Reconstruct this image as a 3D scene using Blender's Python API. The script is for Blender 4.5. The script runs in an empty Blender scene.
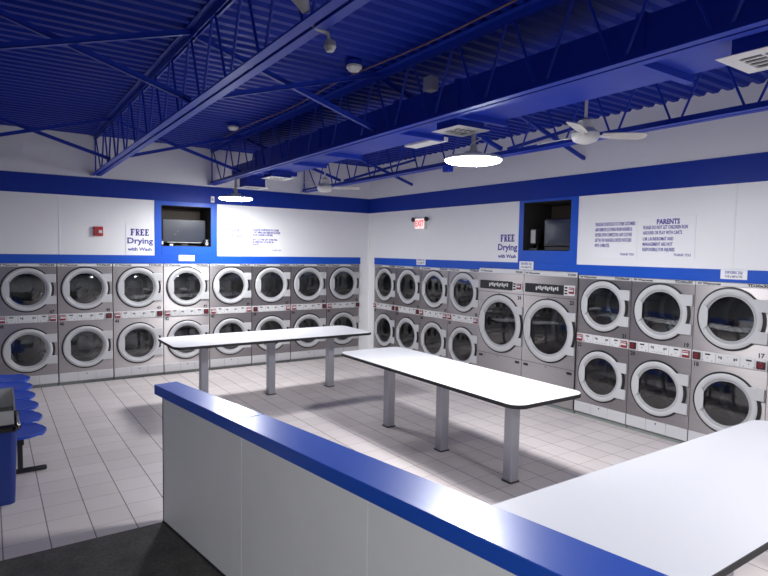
import bpy, bmesh, math, random
from mathutils import Vector, Matrix
random.seed(7)
PI = math.pi
SC = bpy.context.scene
COL = SC.collection

# ------------------------------------------------------------------ materials
def srgb(r, g, b):
    f = lambda c: (c/255/12.92) if c/255 <= .04045 else ((c/255+.055)/1.055)**2.4
    return (f(r), f(g), f(b), 1)

class NT:
    def __init__(s, name):
        s.m = bpy.data.materials.new(name); s.m.use_nodes = True
        s.t = s.m.node_tree; s.n = s.t.nodes; s.l = s.t.links
        s.b = s.n['Principled BSDF']
    def add(s, kind, **kw):
        n = s.n.new(kind)
        for k, v in kw.items(): setattr(n, k, v)
        return n
    def link(s, a, b): s.l.new(a, b)
    def math(s, op, a, b=None):
        n = s.add('ShaderNodeMath', operation=op)
        for i, v in enumerate((a, b)):
            if v is None: continue
            if isinstance(v, (int, float)): n.inputs[i].default_value = v
            else: s.link(v, n.inputs[i])
        return n.outputs[0]
    def mix(s, fac, a, b):
        n = s.add('ShaderNodeMix', data_type='RGBA')
        for i, v in ((0, fac), (6, a), (7, b)):
            if isinstance(v, (int, float)): n.inputs[i].default_value = v
            elif isinstance(v, tuple): n.inputs[i].default_value = v
            else: s.link(v, n.inputs[i])
        return n.outputs[2]

def mat(name, col, rough=.5, metal=0., var=.06, scale=6., bump=0., bscale=60., coat=0., stretch=None, spec=None):
    """principled colour with a little procedural mottling"""
    k = NT(name)
    tc = k.add('ShaderNodeTexCoord'); mp = k.add('ShaderNodeMapping')
    if stretch: mp.inputs['Scale'].default_value = stretch
    k.link(tc.outputs['Object'], mp.inputs['Vector'])
    no = k.add('ShaderNodeTexNoise'); no.inputs['Scale'].default_value = scale
    no.inputs['Detail'].default_value = 4
    k.link(mp.outputs[0], no.inputs['Vector'])
    dark = tuple(c*(1-var) for c in col[:3])+(1,); lite = tuple(min(1, c*(1+var)) for c in col[:3])+(1,)
    k.link(k.mix(no.outputs['Fac'], dark, lite), k.b.inputs['Base Color'])
    r = k.math('MULTIPLY_ADD', no.outputs['Fac'], rough*.35); 
    r.node.inputs[2].default_value = rough*.83
    k.link(r, k.b.inputs['Roughness'])
    k.b.inputs['Metallic'].default_value = metal
    if coat: k.b.inputs['Coat Weight'].default_value = coat; k.b.inputs['Coat Roughness'].default_value = .24
    if spec is not None: k.b.inputs['Specular IOR Level'].default_value = spec
    if bump:
        n2 = k.add('ShaderNodeTexNoise'); n2.inputs['Scale'].default_value = bscale
        k.link(mp.outputs[0], n2.inputs['Vector'])
        bp = k.add('ShaderNodeBump'); bp.inputs['Strength'].default_value = bump; bp.inputs['Distance'].default_value = .01
        k.link(n2.outputs['Fac'], bp.inputs['Height']); k.link(bp.outputs[0], k.b.inputs['Normal'])
    return k.m

def emis(name, col, strength):
    k = NT(name)
    k.b.inputs['Base Color'].default_value = (.9, .9, .9, 1)
    k.b.inputs['Emission Color'].default_value = col
    k.b.inputs['Emission Strength'].default_value = strength
    return k.m

def glass_mat():
    k = NT('dark_door_glass')
    out = k.n['Material Output']
    tr = k.add('ShaderNodeBsdfTransparent'); tr.inputs[0].default_value = (.52, .57, .60, 1)
    gl = k.add('ShaderNodeBsdfGlossy'); gl.inputs['Roughness'].default_value = .05
    gl.inputs[0].default_value = (1, 1, 1, 1)
    fr = k.add('ShaderNodeFresnel'); fr.inputs['IOR'].default_value = 1.85
    mx = k.add('ShaderNodeMixShader')
    k.link(fr.outputs[0], mx.inputs[0]); k.link(tr.outputs[0], mx.inputs[1]); k.link(gl.outputs[0], mx.inputs[2])
    k.link(mx.outputs[0], out.inputs['Surface'])
    return k.m

def tile_mat():
    k = NT('floor_tiles')
    tc = k.add('ShaderNodeTexCoord'); sp = k.add('ShaderNodeSeparateXYZ')
    k.link(tc.outputs['Object'], sp.inputs[0])
    P = .2985
    u = k.math('DIVIDE', k.math('ADD', sp.outputs[0], 6.673+P*100), P)
    v = k.math('DIVIDE', k.math('ADD', sp.outputs[1], 4.818+P*100), P)
    def edge(w, wid):
        f = k.math('FRACT', w)
        d = k.math('MINIMUM', f, k.math('SUBTRACT', 1., f))
        return k.math('LESS_THAN', d, wid)
    ex, ey = edge(u, .014), edge(v, .010)
    cb = k.add('ShaderNodeCombineXYZ')
    k.link(k.math('FLOOR', u), cb.inputs[0]); k.link(k.math('FLOOR', v), cb.inputs[1])
    wn = k.add('ShaderNodeTexWhiteNoise'); k.link(cb.outputs[0], wn.inputs['Vector'])
    no = k.add('ShaderNodeTexNoise'); no.inputs['Scale'].default_value = 9; no.inputs['Detail'].default_value = 6
    k.link(tc.outputs['Object'], no.inputs['Vector'])
    base = k.mix(wn.outputs['Value'], (.59, .53, .515, 1), (.67, .61, .59, 1))
    base = k.mix(k.math('MULTIPLY', no.outputs['Fac'], .35), base, (.52, .47, .46, 1))
    c = k.mix(k.math('MULTIPLY', ey, .55), base, (.12, .09, .09, 1))
    c = k.mix(k.math('MULTIPLY', ex, .85), c, (.09, .065, .065, 1))
    k.link(c, k.b.inputs['Base Color'])
    g = k.math('MAXIMUM', ex, ey)
    r = k.math('MULTIPLY_ADD', g, .4); r.node.inputs[2].default_value = .36
    k.link(r, k.b.inputs['Roughness'])
    bp = k.add('ShaderNodeBump'); bp.inputs['Strength'].default_value = .25; bp.inputs['Distance'].default_value = .003
    k.link(k.math('SUBTRACT', 1., g), bp.inputs['Height']); k.link(bp.outputs[0], k.b.inputs['Normal'])
    return k.m

def concrete_mat():
    k = NT('dark_worn_flooring')
    tc = k.add('ShaderNodeTexCoord')
    no = k.add('ShaderNodeTexNoise'); no.inputs['Scale'].default_value = 5; no.inputs['Detail'].default_value = 9
    k.link(tc.outputs['Object'], no.inputs['Vector'])
    vo = k.add('ShaderNodeTexNoise'); vo.inputs['Scale'].default_value = 38; vo.inputs['Detail'].default_value = 3
    k.link(tc.outputs['Object'], vo.inputs['Vector'])
    f = k.math('MULTIPLY', no.outputs['Fac'], vo.outputs['Fac'])
    k.link(k.mix(k.math('MULTIPLY', f, 2.2), (.022, .020, .016, 1), (.135, .125, .105, 1)), k.b.inputs['Base Color'])
    k.b.inputs['Roughness'].default_value = .75
    return k.m

WHITE_WALL = mat('white_wall_panel', (.86, .86, .865, 1), .42, var=.015, scale=2)
UPPER_WALL = mat('white_painted_wall', (.76, .75, .775, 1), .7, var=.03, scale=3)
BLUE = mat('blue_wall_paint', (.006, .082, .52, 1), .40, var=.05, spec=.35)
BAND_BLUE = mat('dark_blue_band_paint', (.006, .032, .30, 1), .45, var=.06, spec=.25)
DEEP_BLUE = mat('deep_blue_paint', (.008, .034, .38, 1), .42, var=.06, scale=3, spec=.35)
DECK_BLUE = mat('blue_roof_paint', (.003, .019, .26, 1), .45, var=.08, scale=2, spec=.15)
CAP_BLUE = mat('blue_laminate', (.008, .080, .50, 1), .36, var=.04, coat=.55, stretch=(1, 30, 30))
def brushed(name, col):
    k = NT(name)
    tc = k.add('ShaderNodeTexCoord'); mp = k.add('ShaderNodeMapping'); mp.inputs['Scale'].default_value = (2, 2, 60)
    k.link(tc.outputs['Object'], mp.inputs['Vector'])
    no = k.add('ShaderNodeTexNoise'); no.inputs['Scale'].default_value = 1.; no.inputs['Detail'].default_value = 3
    k.link(mp.outputs[0], no.inputs['Vector'])
    k.link(k.mix(no.outputs['Fac'], tuple(x*.92 for x in col)+(1,), tuple(x*1.08 for x in col)+(1,)), k.b.inputs['Base Color'])
    k.b.inputs['Metallic'].default_value = .95
    r = k.math('MULTIPLY_ADD', no.outputs['Fac'], .06); r.node.inputs[2].default_value = .42; k.link(r, k.b.inputs['Roughness'])
    # the sheet is brushed sideways, so highlights spread up and down
    k.b.inputs['Anisotropic'].default_value = .85
    tg = k.add('ShaderNodeCombineXYZ'); tg.inputs[2].default_value = 1.
    k.link(tg.outputs[0], k.b.inputs['Tangent'])
    return k.m
STEEL = brushed('brushed_steel', (.44, .412, .412))
STEEL_TRIM = mat('pale_steel_trim', (.72, .72, .72, 1), .35, metal=.35, var=.05)
DOOR_GREY = mat('pale_grey_door_plastic', (.53, .53, .54, 1), .42, var=.03)
INNER_GREY = mat('grey_inner_rim', (.40, .40, .41, 1), .42, metal=.0, var=.05)
BLACK = mat('black_rubber', (.012, .012, .013, 1), .5, var=.1)
BLACK_PL = mat('black_plastic', (.018, .018, .021, 1), .32, var=.1)
DRUM = mat('drum_metal', (.30, .31, .32, 1), .38, metal=.75, var=.25, scale=22)
DRUM_DARK = mat('drum_back_metal', (.13, .135, .14, 1), .4, metal=.6, var=.3, scale=14)
PANEL_WHITE = mat('white_control_panel', (.66, .66, .66, 1), .4, var=.03)
RED = mat('red_coin_plate', (.24, .014, .03, 1), .35, var=.1)
MAROON = mat('dark_maroon_plastic', (.045, .010, .013, 1), .3, var=.2)
INK = mat('black_ink', (.02, .02, .024, 1), .6)
BLUE_INK = mat('blue_ink', (.045, .035, .30, 1), .6)
GREY_INK = mat('grey_ink', (.12, .12, .14, 1), .6)
PAPER = mat('white_paper', (.87, .87, .885, 1), .55, var=.015)
LINT = mat('white_enamel', (.58, .58, .59, 1), .4, var=.04)
TOE = mat('grey_green_base', (.22, .25, .24, 1), .6, var=.1)
TABLE_WHITE = mat('white_table_laminate', (.80, .80, .82, 1), .30, var=.012, scale=3)
LEG_GREY = mat('grey_painted_steel', (.36, .36, .40, 1), .38, metal=.35, var=.06)
HALF_WALL = mat('off_white_wall_board', (.80, .80, .80, 1), .5, var=.04, scale=4)
SEAT_BLUE = mat('blue_moulded_plastic', (.012, .065, .46, 1), .35, var=.05)
BIN_BLUE = mat('navy_bin_plastic', (.008, .028, .19, 1), .42, var=.06)
BAG = mat('black_bin_liner', (.010, .010, .011, 1), .25, bump=.8, bscale=22)
LID_GREY = mat('brushed_bin_top', (.42, .42, .43, 1), .42, metal=.5, var=.12, scale=4)
FAN_WHITE = mat('white_fan_enamel', (.62, .61, .60, 1), .4, var=.05)
BLADE = mat('dusty_white_blade', (.52, .50, .48, 1), .6, var=.25, scale=12)
DIFF_WHITE = mat('white_grille_enamel', (.74, .73, .72, 1), .5, var=.05)
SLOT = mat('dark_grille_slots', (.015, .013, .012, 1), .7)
GALV = mat('grey_lamp_bracket', (.40, .40, .40, 1), .4, metal=.5)
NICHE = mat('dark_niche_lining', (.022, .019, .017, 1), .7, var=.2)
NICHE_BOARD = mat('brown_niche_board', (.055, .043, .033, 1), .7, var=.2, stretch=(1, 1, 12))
SCREEN = mat('grey_screen', (.028, .033, .052, 1), .26, var=.08)
CRT = mat('dark_tube_screen', (.030, .036, .060, 1), .34, var=.08)
ALARM_RED = mat('red_alarm_plastic', (.42, .018, .025, 1), .35)
CABLE = mat('brown_cable_sheath', (.16, .08, .09, 1), .6)
TILE = tile_mat(); CONC = concrete_mat(); GLASS = glass_mat()
LED = emis('lamp_diffuser_light', (.955, .965, .985, 1), 190.)
LED_SOFT = emis('softer_lamp_diffuser_light', (.955, .965, .985, 1), 150.)
EXIT_FACE = emis('exit_sign_face', (1, .62, .60, 1), .75)
EXIT_RED = emis('exit_sign_letters', (1, .05, .05, 1), 1.1)
EXIT_RED.node_tree.nodes['Principled BSDF'].inputs['Base Color'].default_value = (.6, .02, .02, 1)

# ------------------------------------------------------------------ mesh helper
class MB:
    def __init__(s): s.bm = bmesh.new(); s.mats = []
    def mi(s, m):
        if m not in s.mats: s.mats.append(m)
        return s.mats.index(m)
    def face(s, vs, m=0):
        f = s.bm.faces.new(vs); f.material_index = m; return f
    def box(s, lo, hi, bevel=0., seg=2, m=0, M=None):
        x0, y0, z0 = lo; x1, y1, z1 = hi
        v = [s.bm.verts.new(p) for p in ((x0,y0,z0),(x1,y0,z0),(x1,y1,z0),(x0,y1,z0),(x0,y0,z1),(x1,y0,z1),(x1,y1,z1),(x0,y1,z1))]
        fs = [s.face([v[i] for i in q], m) for q in ((3,2,1,0),(4,5,6,7),(0,1,5,4),(1,2,6,5),(2,3,7,6),(3,0,4,7))]
        vv = v
        if bevel:
            es = list({e for f in fs for e in f.edges})
            r = bmesh.ops.bevel(s.bm, geom=es, offset=bevel, segments=seg, profile=.5, affect='EDGES', material=-1)
            vv = list({x for f in r['faces'] for x in f.verts} | {x for x in v if x.is_valid})
        if M is not None: bmesh.ops.transform(s.bm, matrix=M, verts=vv)
        return s
    def tube(s, pts, r, n=10, cap=True, m=0, up=None):
        pts = [Vector(p) for p in pts]; rs = r if isinstance(r, (list, tuple)) else [r]*len(pts)
        rings = []
        ref = None
        for i, p in enumerate(pts):
            d = (pts[min(i+1, len(pts)-1)] - pts[max(i-1, 0)]).normalized()
            if ref is None:
                ref = Vector((0,0,1)) if abs(d.z) < .9 else Vector((1,0,0))
            a = (ref - d*ref.dot(d)).normalized(); b = d.cross(a); ref = a
            rings.append([s.bm.verts.new(p + (a*math.cos(t)+b*math.sin(t))*rs[i]) for t in [2*PI*k/n for k in range(n)]])
        for A, B in zip(rings, rings[1:]):
            for k in range(n): s.face([A[k], A[(k+1)%n], B[(k+1)%n], B[k]], m)
        if cap: s.face(rings[0][::-1], m); s.face(rings[-1], m)
        return s
    def lathe(s, prof, n=40, m=0, M=None, close=False, ang=(0, 2*PI), axis='y', c=(0,0,0), capends=False):
        """prof: list of (radius, depth). axis y: circle in xz plane, depth = y. axis z: circle in xy, depth = z"""
        full = abs(ang[1]-ang[0]-2*PI) < 1e-6
        N = n if full else n+1
        rows = []
        for (r, d) in prof:
            row = []
            if r < 1e-6 and full:
                p = (c[0], c[1]+d, c[2]) if axis == 'y' else (c[0], c[1], c[2]+d)
                row = [s.bm.verts.new(p)]
            else:
                for k in range(N):
                    t = ang[0] + (ang[1]-ang[0])*k/n
                    a, b = r*math.cos(t), r*math.sin(t)
                    row.append(s.bm.verts.new((c[0]+a, c[1]+d, c[2]+b) if axis == 'y' else (c[0]+a, c[1]+b, c[2]+d)))
            rows.append(row)
        if close: rows.append(rows[0])
        vs = [v for r in rows for v in r]
        for A, B in zip(rows, rows[1:]):
            for k in range(n):
                k2 = (k+1) % N if full else k+1
                if len(A) == 1 and len(B) == 1: continue
                if len(A) == 1: q = [A[0], B[k2], B[k]]
                elif len(B) == 1: q = [A[k], A[k2], B[0]]
                else: q = [A[k], A[k2], B[k2], B[k]]
                try: s.face(q, m)
                except ValueError: pass
        if capends and not full and close:
            s.face([r[0] for r in rows[:-1]], m); s.face([r[-1] for r in rows[:-1]][::-1], m)
        if M is not None: bmesh.ops.transform(s.bm, matrix=M, verts=list(set(vs)))
        return s
    def prism(s, outline, z0, z1, m=0, bevel=0., M=None):
        """outline in xy (CCW), extruded in z"""
        a = [s.bm.verts.new((x, y, z0)) for x, y in outline]; b = [s.bm.verts.new((x, y, z1)) for x, y in outline]
        n = len(outline)
        ft = s.face(b, m); s.face(a[::-1], m)
        for i in range(n): s.face([a[i], a[(i+1)%n], b[(i+1)%n], b[i]], m)
        vs = a+b
        if bevel:
            r = bmesh.ops.bevel(s.bm, geom=list(ft.edges), offset=bevel, segments=2, profile=.5, affect='EDGES', material=-1)
            vs = list({x for x in vs if x.is_valid} | {x for f in r['faces'] for x in f.verts})
        if M is not None: bmesh.ops.transform(s.bm, matrix=M, verts=vs)
        return s
    def build(s, name, mats, parent=None, smooth=False, recalc=True):
        if recalc: bmesh.ops.recalc_face_normals(s.bm, faces=s.bm.faces[:])
        me = bpy.data.meshes.new(name); s.bm.to_mesh(me); s.bm.free()
        for m in (mats if isinstance(mats, (list, tuple)) else [mats]): me.materials.append(m)
        if smooth:
            me.polygons.foreach_set('use_smooth', [True]*len(me.polygons))
            try: me.set_sharp_from_angle(angle=math.radians(38))
            except Exception: pass
        o = bpy.data.objects.new(name, me); COL.objects.link(o)
        if parent is not None: o.parent = parent
        return o

def tag(o, label, cat, group=None, kind=None):
    o['label'] = label; o['category'] = cat
    if group: o['group'] = group
    if kind: o['kind'] = kind
    return o
def thing(name, label, cat, loc=(0,0,0), rz=0., group=None):
    o = bpy.data.objects.new(name, None); COL.objects.link(o); o.empty_display_size = .1
    o.location = loc; o.rotation_euler = (0, 0, rz)
    return tag(o, label, cat, group)
def struct(o): o['kind'] = 'structure'; return o
def kids(o): return [x for x in bpy.data.objects if x.parent == o]
def dup(root, loc, rz, label=None, group=None):
    r = root.copy(); COL.objects.link(r); r.location = loc; r.rotation_euler = (0, 0, rz)
    if label: r['label'] = label
    if group: r['group'] = group
    for ch in kids(root):
        if ch.name.startswith('machine_number'): continue
        c = ch.copy(); COL.objects.link(c); c.parent = r
        for g in kids(ch):
            d = g.copy(); COL.objects.link(d); d.parent = c
    return r
def rounded(x0, y0, x1, y1, r, n=6):
    o = []
    for cx, cy, a in ((x1-r, y0+r, -PI/2), (x1-r, y1-r, 0), (x0+r, y1-r, PI/2), (x0+r, y0+r, PI)):
        for k in range(n+1):
            t = a + PI/2*k/n; o.append((cx+r*math.cos(t), cy+r*math.sin(t)))
    return o

TXT = {}
def text_mesh(body, size, bold=0., sx=1., align='CENTER', line=1.):
    key = (body, size, bold, sx, align, line)
    if key in TXT: return TXT[key]
    cu = bpy.data.curves.new('lettering', 'FONT'); cu.body = body; cu.size = size; cu.offset = bold
    cu.align_x = align; cu.align_y = 'CENTER'; cu.space_line = line; cu.extrude = .0008; cu.resolution_u = 2
    ob = bpy.data.objects.new('lettering', cu); COL.objects.link(ob)
    dg = bpy.context.evaluated_depsgraph_get()
    me = bpy.data.meshes.new_from_object(ob.evaluated_get(dg))
    bpy.data.objects.remove(ob); bpy.data.curves.remove(cu)
    # stand the text up: x right, z up, facing -y
    me.transform(Matrix(((sx,0,0,0),(0,0,-1,0),(0,1,0,0),(0,0,0,1))))
    TXT[key] = me
    return me
def text(name, body, size, x, y, z, m, parent, bold=0., sx=1., align='CENTER', line=1.):
    me = text_mesh(body, size, bold, sx, align, line).copy(); me.materials.clear(); me.materials.append(m)
    o = bpy.data.objects.new(name, me); COL.objects.link(o); o.parent = parent
    o.location = (x, y, z)
    return o

# ------------------------------------------------------------------ key measures (metres; corner of room at origin)
LB0, LB1, UB0, UB1, DECK = 1.945, 2.086, 3.022, 3.323, 3.99
SLOPE = .007
DW = .795
XL, YF = -12.0, -15.0
def roofz(y): return -SLOPE*y

# ------------------------------------------------------------------ room shell
MB().box((XL, YF, -.12), (2.0, 2.0, 0)).build('floor', TILE)
struct(bpy.data.objects['floor'])
o = MB().prism([(XL, YF), (-4.15, YF), (-5.505, -5.617), (XL, -5.617)], 0, .0025).build('floor_2', CONC); struct(o)

# corrugated roof deck
b = MB(); pitch = .152; prof = []
y = 1.2
while y > YF-.3:
    for dy, dz in ((0, 0), (-.058, 0), (-.086, .032), (-.124, .032)):
        prof.append((y+dy, DECK+dz+roofz(y)))
    y -= pitch
va = [b.bm.verts.new((XL-.1, p[0], p[1])) for p in prof]; vb = [b.bm.verts.new((1.1, p[0], p[1])) for p in prof]
for i in range(len(prof)-1): b.face([va[i], vb[i], vb[i+1], va[i+1]])
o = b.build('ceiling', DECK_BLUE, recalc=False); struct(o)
MB().box((XL-.1, YF-.3, 4.25), (1.1, 1.2, 4.3)).build('ceiling_2', DECK_BLUE); struct(bpy.data.objects['ceiling_2'])

# back wall (plane y=0, faces -y): bulkhead above the dryers, with niche; piers; rear face
NB = (-4.255, -3.396, 2.248, 2.952)     # niche x0 x1 z0 z1
NR = (-5.166, -4.304, 2.271, 2.990)     # niche y0 y1 z0 z1 in right wall
b = MB(); T = .12
b.box((XL, 0, LB0), (NB[0], T, UB0+.15), m=0).box((NB[1], 0, LB0), (T, T, UB0+.15), m=0)
b.box((NB[0], 0, LB0), (NB[1], T, NB[2]), m=0).box((NB[0], 0, NB[3]), (NB[1], T, UB0+.15), m=0)
b.box((XL, 0, UB0+.15), (T, T, 4.2), m=1)
b.box((-.216, 0, 0), (T, T, LB0), m=0)                 # corner pier
b.box((XL, 0, 0), (-6.634, T, LB0), m=0)                # left of the dryers
b.box((XL, .95, 0), (.95, 1.0, 4.2), m=1)               # rear of the service space
o = b.build('wall_back', [WHITE_WALL, UPPER_WALL]); struct(o)
def niche_box(M, w, z0, z1, d=.62):
    b = MB(); t = .03
    e = .006
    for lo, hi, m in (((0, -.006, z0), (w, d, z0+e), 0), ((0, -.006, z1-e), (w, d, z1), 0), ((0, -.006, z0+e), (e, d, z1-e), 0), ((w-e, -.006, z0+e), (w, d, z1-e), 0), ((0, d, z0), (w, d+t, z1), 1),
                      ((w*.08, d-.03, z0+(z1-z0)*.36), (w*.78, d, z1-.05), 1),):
        b.box(lo, hi, m=m)
    bmesh.ops.transform(b.bm, matrix=M, verts=b.bm.verts[:])
    return b
RW = Matrix.Rotation(-PI/2, 4, 'Z')                     # local x -> -Y, local y -> +X
o = niche_box(Matrix.Translation((NB[0], 0, 0)), NB[1]-NB[0], NB[2], NB[3]).build('trim_1', [NICHE, NICHE_BOARD]); struct(o)
o = niche_box(Matrix.Translation((0, NR[1], 0)) @ RW, NR[1]-NR[0], NR[2], NR[3]).build('trim_2', [NICHE, NICHE_BOARD]); struct(o)

b = MB()
b.box((0, YF, LB0), (T, NR[0], UB0+.15)).box((0, NR[1], LB0), (T, 0, UB0+.15))
b.box((0, NR[0], LB0), (T, NR[1], NR[2])).box((0, NR[0], NR[3]), (T, NR[1], UB0+.15))
b.box((0, YF, UB0+.15), (T, 0, 4.2), m=1)
b.box((0, -.216, 0), (T, 0, LB0)); b.box((0, YF, 0), (T, -8.515, LB0))
b.box((.95, YF, 0), (1.0, .95, 4.2), m=1)
o = b.build('wall_right', [WHITE_WALL, UPPER_WALL]); struct(o)
b = MB(); b.box((XL-.1, YF, 0), (XL, 0, 3.1), m=0).box((XL-.1, YF, 3.1), (XL, 1, 4.2), m=1)
o = b.build('wall_left', [WHITE_WALL, UPPER_WALL]); struct(o)
b = MB(); b.box((XL, YF-.1, 0), (1, YF, 3.1)).box((XL, YF-.1, 3.1), (1, YF, 4.2), m=1)
o = b.build('wall_front', [WHITE_WALL, UPPER_WALL]); struct(o)

# blue trims (proud of the wall by 8 mm)
P = .008; n = 3
def trim(lo, hi, m=BLUE):
    global n
    o = MB().box(lo, hi, bevel=.002, seg=1).build('trim_%d' % n, m); struct(o); n += 1
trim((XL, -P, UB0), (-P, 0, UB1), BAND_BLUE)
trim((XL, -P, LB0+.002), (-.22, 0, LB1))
trim((-4.365, -P, LB1), (NB[0], 0, UB0)); trim((NB[1], -P, LB1), (-3.286, 0, UB0))
trim((NB[0], -P, LB1), (NB[1], 0, NB[2])); trim((NB[0], -P, NB[3]), (NB[1], 0, UB0))
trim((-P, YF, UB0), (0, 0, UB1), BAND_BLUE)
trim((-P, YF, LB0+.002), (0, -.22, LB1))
trim((-P, NR[1], LB1), (0, -4.212, UB0)); trim((-P, -5.286, LB1), (0, NR[0], UB0))
trim((-P, NR[0], LB1), (0, NR[1], NR[2])); trim((-P, NR[0], NR[3]), (0, NR[1], UB0))
# thin seam strips between white panels
for x in (-5.785, -2.665): trim((x-.012, -.004, LB1), (x+.012, 0, UB0), WHITE_WALL)
trim((-.004, -7.32, LB1), (0, -7.296, UB0), WHITE_WALL)
trim((-.03, -.03, LB0), (0, 0, UB0), WHITE_WALL)
trim((-.235, -.004, 0), (-.216, 0, LB1), WHITE_WALL); trim((-.004, -.235, 0), (0, -.216, LB1), WHITE_WALL)

# ------------------------------------------------------------------ machines
def plate_with_hole(b, x0, z0, x1, z1, cx, cz, r, y, n=48, m=0):
    angs = [2*PI*k/n for k in range(n)]
    for X, Z in ((x0,z0),(x1,z0),(x1,z1),(x0,z1)): angs.append(math.atan2(Z-cz, X-cx) % (2*PI))
    angs = sorted(set(round(a, 6) for a in angs))
    inn, out, lip = [], [], []
    for a in angs:
        c, s = math.cos(a), math.sin(a)
        t = min([((x1-cx)/c if c > 0 else (x0-cx)/c) if abs(c) > 1e-9 else 1e9, ((z1-cz)/s if s > 0 else (z0-cz)/s) if abs(s) > 1e-9 else 1e9])
        inn.append(b.bm.verts.new((cx+r*c, y, cz+r*s))); out.append(b.bm.verts.new((cx+t*c, y, cz+t*s)))
        lip.append(b.bm.verts.new((cx+r*c, y+.05, cz+r*s)))
    N = len(angs)
    for i in range(N):
        j = (i+1) % N
        b.face([out[i], out[j], inn[j], inn[i]], m); b.face([inn[i], inn[j], lip[j], lip[i]], m)

def drum(parent, cx, cz, r, y0, y1):
    b = MB()
    b.lathe([(r+.012, y0), (r, y0+.02), (r, y1), (r*.86, y1+.03)], n=40, c=(cx, 0, cz))
    for k in range(3):                                   # lifters
        t = 2*PI*k/3 + .5
        M = Matrix.Translation((cx, 0, cz)) @ Matrix.Rotation(t, 4, 'Y')
        b.box((r-.075, y0+.05, -.03), (r-.002, y1-.02, .03), bevel=.012, seg=1, M=M)
    o = b.build('drum', DRUM, parent, smooth=True)
    b = MB()
    b.lathe([(r*.86, y1+.03), (r*.62, y1+.005), (r*.60, y1+.025), (r*.34, y1+.015), (r*.32, y1-.02), (r*.12, y1-.03), (0, y1-.03)], n=40, c=(cx, 0, cz))
    b.build('drum_back', DRUM_DARK, o, smooth=True)
    return o

def door(parent, cx, cz, R, rg, xr, y, arm=(.105, .235)):
    """round porthole door: gasket radius R, glass radius rg, hinge arms reaching x = xr, cabinet face at y"""
    Rr = R-.021
    b = MB()
    ri = rg+.026
    b.lathe([(Rr, y-.004), (Rr+.001, y-.014), (Rr-.010, y-.022), (ri+.012, y-.024), (ri, y-.016), (ri, y-.002)], n=56, c=(cx, 0, cz), close=True)
    d = b.build('door', DOOR_GREY, parent, smooth=True)
    b = MB(); b.lathe([(R, y-.001), (R, y-.008), (Rr-.004, y-.010), (Rr-.004, y-.001)], n=56, c=(cx, 0, cz), close=True)
    b.build('gasket', BLACK, d, smooth=True)
    b = MB(); b.lathe([(ri+.002, y-.015), (ri-.008, y-.017), (rg+.006, y-.004), (rg-.006, y-.003), (rg-.008, y+.01), (ri+.002, y+.01)], n=56, c=(cx, 0, cz), close=True)
    b.build('inner_rim', INNER_GREY, d, smooth=True)
    b = MB(); b.lathe([(rg, y-.002), (rg*.8, y-.008), (rg*.5, y-.013), (rg*.2, y-.016), (0, y-.016)], n=48, c=(cx, 0, cz))
    b.build('glass', GLASS, d, smooth=True)
    # handle: the crescent that fills the ring's left side up to a chord
    b = MB(); ro = Rr-.012; xs = -rg*.90
    outer = [(ro*math.cos(t), ro*math.sin(t)) for t in [PI-.50+1.0*k/10 for k in range(11)]]
    top = outer[0]; bot = outer[-1]
    inner = [(xs-.030, bot[1]*.86), (xs+.002, bot[1]*.62), (xs+.004, 0), (xs+.002, top[1]*.62), (xs-.030, top[1]*.86)]
    pts = [(cx+p[0], cz+p[1]) for p in outer+inner]
    M = Matrix(((1,0,0,0),(0,0,-1,y-.021),(0,1,0,0),(0,0,0,1)))
    b.prism(pts, 0, .010, bevel=.004, M=M)
    b.build('handle', DOOR_GREY, d)
    for s in (1, -1):
        b = MB(); z0, z1 = (cz+arm[0], cz+arm[1]) if s > 0 else (cz-arm[1], cz-arm[0])
        x0 = cx+math.sqrt(max(0, (Rr-.03)**2-(arm[1])**2))
        xa = cx+math.sqrt(max(0, (Rr-.03)**2-(arm[0])**2))
        za, zb = (z0, z1) if s > 0 else (z1, z0)
        ol = [(xa, za), (xr, za), (xr, zb), (x0, zb)]
        if s < 0: ol = ol[::-1]
        b.prism(ol, 0, .022, bevel=.005, M=Matrix(((1,0,0,0),(0,0,-1,y-.002),(0,1,0,0),(0,0,0,1))))
        b.build('hinge_arm', DOOR_GREY, d)
    b = MB(); a = math.asin(arm[0]/R)*.98; b.lathe([(R+.013, y-.001), (R+.013, y-.009), (R-.001, y-.009), (R-.001, y-.001)], n=14, c=(cx, 0, cz), close=True, ang=(-a, a), capends=True)
    b.build('hinge_seal', BLACK, d)
    return d

def cabinet_front(b, w, h, holes, y, m=0):
    z = .0
    x0, x1 = -w/2+.003, w/2-.003
    cuts = [holes[0][0] - 99]
    for (z0, z1, cz, r) in holes:
        if r: plate_with_hole(b, x0, z0, x1, z1, 0, cz, r, y, m=m)
        else:
            v = [b.bm.verts.new(p) for p in ((x0,y,z0),(x1,y,z0),(x1,y,z1),(x0,y,z1))]; b.face(v, m)
    # sides, top, bottom, back
    D = .74
    zb, zt = holes[0][0], holes[-1][1]
    c = [(x0, zb), (x1, zb), (x1, zt), (x0, zt)]
    f = [b.bm.verts.new((p[0], y, p[1])) for p in c]; k = [b.bm.verts.new((p[0], D, p[1])) for p in c]
    for i in range(4): b.face([f[i], f[(i+1)%4], k[(i+1)%4], k[i]], m)
    b.face(k[::-1], m)

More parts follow.
